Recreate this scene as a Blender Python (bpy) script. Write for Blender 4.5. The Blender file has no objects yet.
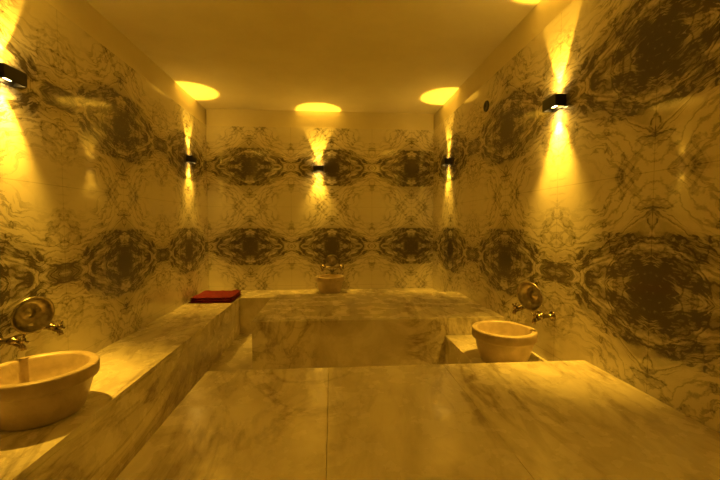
import bpy, bmesh, math
from mathutils import Vector, Matrix
D=bpy.data
scene=bpy.context.scene
scene.view_settings.view_transform='Standard'
scene.view_settings.look='None'

# ------------------------------------------------ room dimensions (metres)
XL,XR=-1.685,1.435
YB,YF=5.18,-1.3
H=2.91; MT=2.68
BENCH=0.445; PLAT=0.585
BX=-1.145

# ------------------------------------------------ node helper
class NT:
    def __init__(s,name):
        s.mat=D.materials.new(name); s.mat.use_nodes=True
        s.t=s.mat.node_tree; s.b=s.t.nodes['Principled BSDF']
    def n(s,typ,**k):
        nd=s.t.nodes.new(typ)
        for a,v in k.items(): setattr(nd,a,v)
        return nd
    def link(s,a,b): s.t.links.new(a,b)
    def put(s,sock,v):
        if isinstance(v,(int,float)): sock.default_value=v
        elif isinstance(v,(tuple,list)): sock.default_value=v
        else: s.link(v,sock)
    def m(s,op,a,b=None,c=None,clamp=False):
        nd=s.n('ShaderNodeMath',operation=op); nd.use_clamp=clamp
        s.put(nd.inputs[0],a)
        if b is not None: s.put(nd.inputs[1],b)
        if c is not None: s.put(nd.inputs[2],c)
        return nd.outputs[0]
    def mr(s,v,a,b,c=0.0,d=1.0,smooth=True):
        nd=s.n('ShaderNodeMapRange'); nd.clamp=True
        if smooth: nd.interpolation_type='SMOOTHSTEP'
        s.put(nd.inputs[0],v)
        for i,x in enumerate((a,b,c,d)): s.put(nd.inputs[i+1],x)
        return nd.outputs[0]
    def comb(s,a,b,c):
        nd=s.n('ShaderNodeCombineXYZ')
        for i,x in enumerate((a,b,c)): s.put(nd.inputs[i],x)
        return nd.outputs[0]
    def sep(s,v):
        nd=s.n('ShaderNodeSeparateXYZ'); s.link(v,nd.inputs[0]); return nd.outputs
    def pos(s):
        return s.n('ShaderNodeTexCoord').outputs['Object']
    def noise(s,vec,scale,detail=4,rough=.55,dist=0.0):
        nd=s.n('ShaderNodeTexNoise'); s.link(vec,nd.inputs['Vector'])
        nd.inputs['Scale'].default_value=scale; nd.inputs['Detail'].default_value=detail
        nd.inputs['Roughness'].default_value=rough; nd.inputs['Distortion'].default_value=dist
        return nd.outputs
    def ridge(s,f,k):   # thin line where the noise crosses .5
        a=s.m('ABSOLUTE',s.m('SUBTRACT',f,.5))
        return s.m('SUBTRACT',1.0,s.m('MULTIPLY',a,k),clamp=True)
    def mix(s,f,a,b):
        nd=s.n('ShaderNodeMix',data_type='RGBA')
        s.put(nd.inputs[0],f); s.put(nd.inputs[6],a); s.put(nd.inputs[7],b)
        return nd.outputs[2]

def wall_marble(name,axis,x0,P,seed):
    # book-matched slabs: one flowing vein field mirrored about every slab joint
    N=NT(name); p=N.sep(N.pos())
    x=p[axis]; z=p[2]; HP=P/2; HT=.545
    wob=N.noise(N.pos(),.9,2)[0]
    s0=N.m('PINGPONG',N.m('SUBTRACT',x,x0),HP)
    t0=N.m('PINGPONG',N.m('SUBTRACT',z,1.05),HT)
    zz=N.m('ADD',seed,N.m('MULTIPLY',wob,.08))
    base=N.comb(s0,t0,zz)
    c=N.n('ShaderNodeSeparateColor'); N.link(N.noise(base,2.4,2,.5)[1],c.inputs[0])
    c2=N.n('ShaderNodeSeparateColor'); N.link(N.noise(base,8,5,.6)[1],c2.inputs[0])
    def warp(v,a,b,ka,kb):
        return N.m('ADD',v,N.m('ADD',N.m('MULTIPLY',N.m('SUBTRACT',a,.5),ka),N.m('MULTIPLY',N.m('SUBTRACT',b,.5),kb)))
    s1=warp(s0,c.outputs[0],c2.outputs[0],.34,.09)
    t1=warp(t0,c.outputs[1],c2.outputs[1],.26,.08)
    k=N.m('DIVIDE',s1,HP)
    a1=N.m('ADD',N.m('DIVIDE',N.m('ABSOLUTE',t1),.39),N.m('MULTIPLY',N.m('ABSOLUTE',k),.76))   # diamond contours
    bb=N.m('SUBTRACT',s1,t1)
    sv=N.comb(N.m('MULTIPLY',a1,2.6),N.m('MULTIPLY',bb,1.5),zz)
    n1=N.noise(sv,1.9,8,.60,.25)[0]
    streak=N.mr(n1,.44,.57)
    thin=N.ridge(N.noise(sv,2.3,6,.55,.5)[0],20.0)
    sv2=N.comb(N.m('MULTIPLY',a1,2.2),N.m('MULTIPLY',bb,1.2),N.m('ADD',zz,7.0))
    thin2=N.ridge(N.noise(sv2,4.4,6,.6,.4)[0],13.0)
    inside=N.mr(a1,1.18,.70)
    outer=N.mr(a1,1.85,.95)
    e=N.m('SQRT',N.m('ADD',N.m('POWER',N.m('DIVIDE',s1,.22),2.0),N.m('POWER',N.m('DIVIDE',t1,.25),2.0)))
    core=N.mr(e,1.2,.2)
    frag=N.mr(N.noise(base,9.5,7,.72,.8)[0],.42,.58)
    d=N.m('MULTIPLY',inside,N.m('ADD',.12,N.m('ADD',N.m('MULTIPLY',streak,.50),N.m('MULTIPLY',thin2,.40))))
    d=N.m('ADD',d,N.m('MULTIPLY',outer,N.m('MULTIPLY',thin,.62)))
    d=N.m('ADD',d,N.m('MULTIPLY',core,N.m('MULTIPLY',frag,.38)))
    far=N.mr(a1,1.1,1.6)
    sp=N.mr(N.noise(base,2.6,2)[0],.42,.60)
    d=N.m('ADD',d,N.m('MULTIPLY',N.m('MULTIPLY',far,sp),N.m('MULTIPLY',thin,.48)))
    st=N.ridge(N.noise(base,2.0,7,.56,1.0)[0],54.0)
    d=N.m('ADD',d,N.m('MULTIPLY',st,.46))
    d=N.m('ADD',d,N.m('MULTIPLY',N.mr(N.noise(base,5,6,.65)[0],.5,.75),.08))
    j1=N.mr(s0,.003,.001); j2=N.mr(N.m('SUBTRACT',HP,s0),.003,.001)
    j3=N.mr(N.m('SUBTRACT',HT,t0),.003,.001)
    j=N.m('MAXIMUM',N.m('MAXIMUM',j1,j2),j3)
    d=N.m('ADD',d,N.m('MULTIPLY',j,.3))
    d=N.m('MINIMUM',d,1.0)
    cloud=N.noise(base,1.6,3)[0]
    bc=N.mix(cloud,(.70,.645,.52,1),(.86,.81,.69,1))
    col=N.mix(N.m('MULTIPLY',d,.94),bc,(.056,.042,.030,1))
    N.link(col,N.b.inputs['Base Color'])
    N.b.inputs['Roughness'].default_value=.05
    N.b.inputs['Specular IOR Level'].default_value=.55
    return N.mat

def bench_marble(name,seed,rough=.22,tint=(.82,.75,.58,1),ang=.6):
    N=NT(name)
    mp=N.n('ShaderNodeMapping'); N.link(N.pos(),mp.inputs[0])
    mp.inputs['Location'].default_value=(seed,seed*.7,0)
    mp.inputs['Rotation'].default_value=(0.2,0.3,ang)
    mp.inputs['Scale'].default_value=(1.0,.38,1.0)
    v=mp.outputs[0]
    cl=N.mr(N.noise(v,2.6,7,.65,.8)[0],.38,.64)
    r=N.ridge(N.noise(v,1.9,8,.62,1.3)[0],24.0)
    r2=N.ridge(N.noise(v,4.3,7,.6,.9)[0],18.0)
    fine=N.mr(N.noise(N.pos(),42,5,.7)[0],.55,.8)
    patch=N.mr(N.noise(v,1.1,3)[0],.40,.58)
    d=N.m('ADD',N.m('MULTIPLY',cl,.32),N.m('MULTIPLY',N.m('ADD',N.m('MULTIPLY',r,.48),N.m('MULTIPLY',r2,.30)),patch))
    d=N.m('MINIMUM',N.m('ADD',d,N.m('MULTIPLY',fine,.12)),1.0)
    col=N.mix(d,tint,(.26,.195,.12,1))
    N.link(col,N.b.inputs['Base Color'])
    rr=N.mr(N.noise(N.pos(),7,5)[0],.3,.7,rough-.08,rough+.12)
    N.link(rr,N.b.inputs['Roughness'])
    bp=N.n('ShaderNodeBump'); bp.inputs['Strength'].default_value=.06; bp.inputs['Distance'].default_value=.01
    N.link(N.noise(N.pos(),18,5)[0],bp.inputs['Height']); N.link(bp.outputs[0],N.b.inputs['Normal'])
    return N.mat

def simple(name,c1,c2,scale,rough,metal=0.0,bump=.1,bscale=None):
    N=NT(name)
    f=N.mr(N.noise(N.pos(),scale,6,.6)[0],.35,.65)
    N.link(N.mix(f,c1+(1,),c2+(1,)),N.b.inputs['Base Color'])
    N.b.inputs['Roughness'].default_value=rough; N.b.inputs['Metallic'].default_value=metal
    bp=N.n('ShaderNodeBump'); bp.inputs['Strength'].default_value=bump; bp.inputs['Distance'].default_value=.01
    N.link(N.noise(N.pos(),bscale or scale*3,5)[0],bp.inputs['Height']); N.link(bp.outputs[0],N.b.inputs['Normal'])
    return N.mat

M_back=wall_marble('marble_back',0,0.0,1.12,1.3)
M_left=wall_marble('marble_left',1,3.15,1.36,1.3)
M_right=wall_marble('marble_right',1,1.56,1.42,1.3)
M_bench=bench_marble('bench_marble',2.0)
M_plat=bench_marble('platform_marble',7.3,.22,ang=-.9)
M_floor=bench_marble('floor_marble',11.0,.22,ang=1.2)
M_plaster=simple('plaster',(.80,.74,.58),(.76,.70,.55),3,.75,0,.12,30)
M_stone=simple('basin_stone',(.58,.47,.33),(.42,.33,.22),9,.33,0,.15,40)
M_black=simple('lamp_black',(.012,.011,.010),(.02,.018,.015),8,.4)
M_copper=simple('tinned_metal',(.46,.42,.36),(.26,.23,.19),30,.3,1.0,.2,60)
M_brass=simple('brass',(.36,.30,.20),(.24,.19,.13),25,.25,1.0,.1,60)
M_cloth=simple('red_cloth',(.24,.009,.02),(.15,.006,.014),40,.9,0,.6,220)
M_hole=simple('vent_dark',(.02,.018,.015),(.035,.03,.025),20,.6)
M_glow=NT('lamp_lens'); M_glow.b.inputs['Base Color'].default_value=(1,.8,.4,1)
M_glow.b.inputs['Emission Color'].default_value=(1,.62,.15,1); M_glow.b.inputs['Emission Strength'].default_value=60
M_glow=M_glow.mat

# ------------------------------------------------ mesh helpers
def obj(name,bm,mats,parent=None,smooth=False,bevel=0,auto=False):
    bmesh.ops.recalc_face_normals(bm,faces=bm.faces)
    me=D.meshes.new(name); bm.to_mesh(me); bm.free()
    for m_ in mats: me.materials.append(m_)
    o=D.objects.new(name,me); scene.collection.objects.link(o)
    if smooth:
        for p in me.polygons: p.use_smooth=True
    if bevel:
        b=o.modifiers.new('bevel','BEVEL'); b.width=bevel; b.segments=3; b.limit_method='ANGLE'
    if parent: o.parent=parent
    return o
def box(bm,x0,x1,y0,y1,z0,z1,mi=0):
    vs=[bm.verts.new((x,y,z)) for x in (x0,x1) for y in (y0,y1) for z in (z0,z1)]
    for f in ((0,1,3,2),(4,6,7,5),(0,4,5,1),(2,3,7,6),(0,2,6,4),(1,5,7,3)):
        fc=bm.faces.new([vs[i] for i in f]); fc.material_index=mi
def lathe(bm,prof,M=Matrix(),seg=64,mi=0):
    rings=[]
    for r,z in prof:
        if r<1e-5: rings.append([bm.verts.new(M@Vector((0,0,z)))])
        else: rings.append([bm.verts.new(M@Vector((r*math.cos(2*math.pi*i/seg),r*math.sin(2*math.pi*i/seg),z))) for i in range(seg)])
    for a,b in zip(rings,rings[1:]):
        for i in range(seg):
            j=(i+1)%seg
            if len(a)==1 and len(b)==1: continue
            if len(a)==1: f=bm.faces.new((a[0],b[i],b[j]))
            elif len(b)==1: f=bm.faces.new((a[i],a[j],b[0]))
            else: f=bm.faces.new((a[i],a[j],b[j],b[i]))
            f.material_index=mi
def tube(bm,pts,rad,seg=16):
    pts=[Vector(p) for p in pts]; rings=[]
    rads=rad if isinstance(rad,(list,tuple)) else [rad]*len(pts)
    for i,p in enumerate(pts):
        t=(pts[min(i+1,len(pts)-1)]-pts[max(i-1,0)]).normalized()
        u=t.cross(Vector((.13,.27,.95))).normalized(); v=t.cross(u)
        rings.append([bm.verts.new(p+rads[i]*(u*math.cos(2*math.pi*k/seg)+v*math.sin(2*math.pi*k/seg))) for k in range(seg)])
    for a,b in zip(rings,rings[1:]):
        for i in range(seg):
            j=(i+1)%seg; bm.faces.new((a[i],a[j],b[j],b[i]))
    bm.faces.new(rings[0]); bm.faces.new(rings[-1])

# ------------------------------------------------ room shell
T=.12
def wall(name,a,b,mat):
    bm=bmesh.new()
    (x0,y0),(x1,y1)=a,b
    box(bm,x0,x1,y0,y1,0,MT,0)
    r=.014
    ux0,ux1,uy0,uy1=x0,x1,y0,y1
    if name=='wall_left': ux1-=r
    if name=='wall_right': ux0+=r
    if name=='wall_back': uy0+=r
    if name=='wall_front': uy1-=r
    box(bm,ux0,ux1,uy0,uy1,MT,H,1)
    return obj(name,bm,[mat,M_plaster])
wall('wall_left',(XL-T,YF-T),(XL,YB+T),M_left)
wall('wall_right',(XR,YF-T),(XR+T,YB+T),M_right)
wall('wall_back',(XL,YB),(XR,YB+T),M_back)
wall('wall_front',(XL,YF-T),(XR,YF),M_back)
bm=bmesh.new(); box(bm,XL-T,XR+T,YF-T,YB+T,H,H+.1); obj('ceiling',bm,[M_plaster])
bm=bmesh.new()
box(bm,XL-T,XR+T,YF-T,YB+T,-.1,-.004)
y=YF
while y<YB-.01:
    y2=min(y+.9,YB)
    box(bm,XL,XR,y,y2-.001,-.006,0)
    y=y2
obj('floor',bm,[M_floor])

# ------------------------------------------------ benches
def slabs(bm,xs,ys,z0,z1,g=.0005):
    for i,(a,b) in enumerate(zip(xs,xs[1:])):
        for j,(c,d) in enumerate(zip(ys,ys[1:])):
            box(bm,a+g,b-g,c+g,d-g,z0,z1)
e=.002
bm=bmesh.new()
box(bm,XL+e,BX-.006,YF+e,YB-e,0,BENCH-.032)
slabs(bm,(XL+e,BX),(YF+e,-.2,.95,2.25,3.4,4.66,YB-e),BENCH-.032,BENCH)
slabs(bm,(BX-.006-.002,BX-.001),(YF+e,-.2,.95,2.25,3.4,4.66),0.001,BENCH-.034)
obj('marble_bench',bm,[M_bench],bevel=.001)
bm=bmesh.new()
box(bm,BX+.003,XR-e,4.646,YB-e,0,BENCH-.032)
slabs(bm,(BX+.003,-.1,.75,XR-e),(4.64,YB-e),BENCH-.032,BENCH)
obj('marble_bench',bm,[M_bench],bevel=.001)
bm=bmesh.new()
box(bm,.93,XR-e,1.982,2.948,0,BENCH-.032)
slabs(bm,(.925,XR-e),(1.98,2.95),BENCH-.032,BENCH)
obj('marble_bench',bm,[M_bench],bevel=.001)
bm=bmesh.new()
box(bm,-.655,XR-e,YF+.9,1.972,0,PLAT-.035)
slabs(bm,(-.66,-.02,.61,XR-e),(YF+.9,1.975),PLAT-.035,PLAT,.0006)
obj('marble_platform',bm,[M_plat],bevel=.001)
bm=bmesh.new()
box(bm,-.636,XR-e,2.957,4.1,0,PLAT-.035)
slabs(bm,(-.64,-.1,.75,XR-e),(2.953,4.105),PLAT-.035,PLAT,.001)
obj('marble_platform',bm,[M_plat],bevel=.001)

# ------------------------------------------------ basins
def basin(x,y,z,R,Hh):
    p=[(0,0),(.66,0),(.70,.02),(.74,.10),(.83,.40),(.90,.66),(.93,.70),(.985,.72),(1.0,.76),(1.0,.95),(.985,.99),(.96,1.0),
       (.86,1.0),(.83,.985),(.815,.95),(.78,.70),(.68,.42),(.50,.24),(.25,.17),(.06,.16),(.055,.13),(0,.13)]
    bm=bmesh.new()
    lathe(bm,[(r*R,h*Hh) for r,h in p],Matrix.Translation((x,y,z)),96)
    o=obj('marble_basin',bm,[M_stone],smooth=True)
    b=o.modifiers.new('bevel','BEVEL'); b.width=.003; b.segments=2; b.limit_method='ANGLE'
    return o
basin(-1.40,1.86,BENCH+.001,.235,.23)
basin(1.14,2.36,BENCH+.001,.205,.222)
basin(-.03,4.93,BENCH+.001,.195,.22)

# ------------------------------------------------ taps with bowls
def frame(o,nrm):
    n=Vector(nrm); xa=n.cross(Vector((0,0,1)))
    return Matrix(((xa.x,n.x,0,o[0]),(xa.y,n.y,0,o[1]),(xa.z,n.z,1,o[2]),(0,0,0,1)))
def faucet(o,nrm,bs=1.0,turn=0):
    F=frame(o,nrm)
    em=D.objects.new('brass_faucet',None); scene.collection.objects.link(em); em.matrix_world=F
    out=Matrix(((1,0,0,0),(0,0,1,0),(0,-1,0,0),(0,0,0,1)))
    for i,sx in enumerate((-.13,.13)):
        bm=bmesh.new()
        M=Matrix.Translation((sx,0,-.03))@out
        lathe(bm,[(0,.001),(.034,.001),(.034,.006),(.022,.012),(.014,.02),(.014,.06),(.02,.066),(.02,.085),(.012,.092),(.010,.115),(.016,.118),(.016,.128),(0,.132)],M,32)
        for a in range(4):
            an=a*math.pi/2+.5
            c=Vector((sx,.123,-.03)); d=Vector((math.cos(an),0,math.sin(an)))
            tube(bm,[c+d*.008,c+d*.022,c+d*.034,c+d*.040],[.005,.0045,.007,.003],12)
        tube(bm,[(sx,.072,-.03),(sx,.090,-.045),(sx,.108,-.052),(sx,.124,-.06),(sx,.128,-.078)],[.012,.012,.011,.011,.013],16)
        obj('valve_%d'%(i+1),bm,[M_brass],em,smooth=True)
    bm=bmesh.new(); tube(bm,[(-.13,.035,-.03),(-.06,.035,-.03),(.06,.035,-.03),(.13,.035,-.03)],.009,14)
    obj('mixer_bar',bm,[M_brass],em,smooth=True)
    bm=bmesh.new()
    R=.105; prof=[(0,.020),(.016,.018),(.024,.007),(.045,.004),(.05,.006),(.055,.004),(.07,.010),(.084,.022),(.094,.040),(.098,.050),(R,.054),(.110,.051),(.105,.044),(.092,.020),(.073,.003),(.05,-.003),(.026,-.002),(.014,.010),(0,.012)]
    M=F@Matrix.Translation((0,.055,-.02+.11*bs))@Matrix.Rotation(math.radians(turn),4,'Z')@Matrix.Rotation(math.radians(-7),4,'X')@out@Matrix.Scale(bs,4)
    lathe(bm,prof,M,72)
    obj('hammam_bowl',bm,[M_copper],smooth=True)
faucet((XL,2.10,.80),(1,0,0),.92,-24)
faucet((XR,2.42,.79),(-1,0,0),.95,20)
faucet((-.0,YB,.79),(0,-1,0),.8)

# ------------------------------------------------ folded towel
bm=bmesh.new()
nx,ny=30,18
x0,x1,y0,y1=-1.66,-1.16,4.34,4.84
for L in range(3):
    zb=BENCH+.001+L*.022; th=.0215
    for side in (0,1):
        g=[]
        for i in range(nx+1):
            row=[]
            for j in range(ny+1):
                u=i/nx; v=j/ny
                ed=min(u,1-u,v,1-v); rnd=min(1,ed*14)
                xx=x0+(x1-x0)*u+.012*L*(1-u)+.004*math.sin(v*9+L)
                yy=y0+(y1-y0)*v+.006*math.sin(u*11+L*2)+.01*L*(1-v)
                wv=.006*(math.sin(u*17+v*6)+math.sin(v*21-u*5)) if L==2 and side else 0
                zc=zb+th*(.5+(.5 if side else -.5)*math.sqrt(rnd if rnd>0 else 0))+max(wv,-.002)*rnd
                row.append(bm.verts.new((xx,yy,zc)))
            g.append(row)
        for i in range(nx):
            for j in range(ny):
                bm.faces.new((g[i][j],g[i+1][j],g[i+1][j+1],g[i][j+1]))
bmesh.ops.remove_doubles(bm,verts=bm.verts,dist=.0004)
obj('folded_towel',bm,[M_cloth],smooth=True)

# ------------------------------------------------ round vent
bm=bmesh.new()
M=frame((XR,3.38,2.45),(-1,0,0))@Matrix(((1,0,0,0),(0,0,1,0),(0,-1,0,0),(0,0,0,1)))
lathe(bm,[(0,.004),(.012,.004),(.014,.010),(.033,.010),(.037,.014),(.046,.014),(.05,.010),(.05,0),(0,0)],M,40)
obj('round_vent',bm,[M_hole],smooth=True)

# ------------------------------------------------ wall lamps
AMB=(1.0,.52,.035)
def lamp(o,nrm,up=85,dn=185,wide=6):
    F=frame(o,nrm)
    em=D.objects.new('sconce_lamp',None); scene.collection.objects.link(em); em.matrix_world=F
    w,h,dp=.07,.036,.072
    bm=bmesh.new()
    box(bm,-w,w,0.0005,.006,-h,h); box(bm,-w,w,dp-.005,dp,-h,h)
    box(bm,-w,-w+.005,.006,dp-.005,-h,h); box(bm,w-.005,w,.006,dp-.005,-h,h)
    obj('housing',bm,[M_black],em,bevel=.0015)
    bm=bmesh.new(); box(bm,-w+.005,w-.005,.006,dp-.005,-.015,.015)
    obj('core',bm,[M_black],em)
    for nm,z in (('lens_top',.016),('lens_bottom',-.016)):
        bm=bmesh.new(); box(bm,-.028,.028,.018,.055,min(z,z*1.12),max(z,z*1.12))
        obj(nm,bm,[M_glow],em)
    for nm,z,pw,rx,sz,bl in (('spot_up',.038,up,math.pi,48,.3),('spot_down',-.038,dn,0,66,1.0),
                       ('flood_up',.042,wide,math.pi,150,1.0),('flood_down',-.042,wide,0,150,1.0)):
        l=D.lights.new(nm,'SPOT'); l.energy=pw; l.color=AMB
        l.spot_size=math.radians(sz); l.spot_blend=bl; l.shadow_soft_size=.008
        lo=D.objects.new(nm,l); scene.collection.objects.link(lo); lo.parent=em
        lo.location=(0,.040,z); lo.rotation_euler=(rx,0,0)
LZ=2.12
lamp((XL,2.06,LZ),(1,0,0)); lamp((XL,4.54,LZ),(1,0,0),dn=85)
lamp((XR,2.27,LZ),(-1,0,0)); lamp((XR,4.49,LZ),(-1,0,0),dn=85)
lamp((-.18,YB,LZ),(0,-1,0),dn=75)
lamp((XL,-.35,LZ),(1,0,0),dn=120); lamp((XR,-.2,LZ),(-1,0,0),dn=120)

# ------------------------------------------------ camera
cam=D.cameras.new('camera'); co=D.objects.new('camera',cam); scene.collection.objects.link(co)
cam.sensor_width=36; cam.lens=18.5; cam.clip_start=.05
co.location=(0,0,1.36)
co.rotation_euler=(math.radians(90-2.48),0,math.radians(-4.33))
scene.camera=co
w=D.worlds.new('world'); scene.world=w; w.use_nodes=True
w.node_tree.nodes['Background'].inputs[0].default_value=(.02,.012,.002,1)
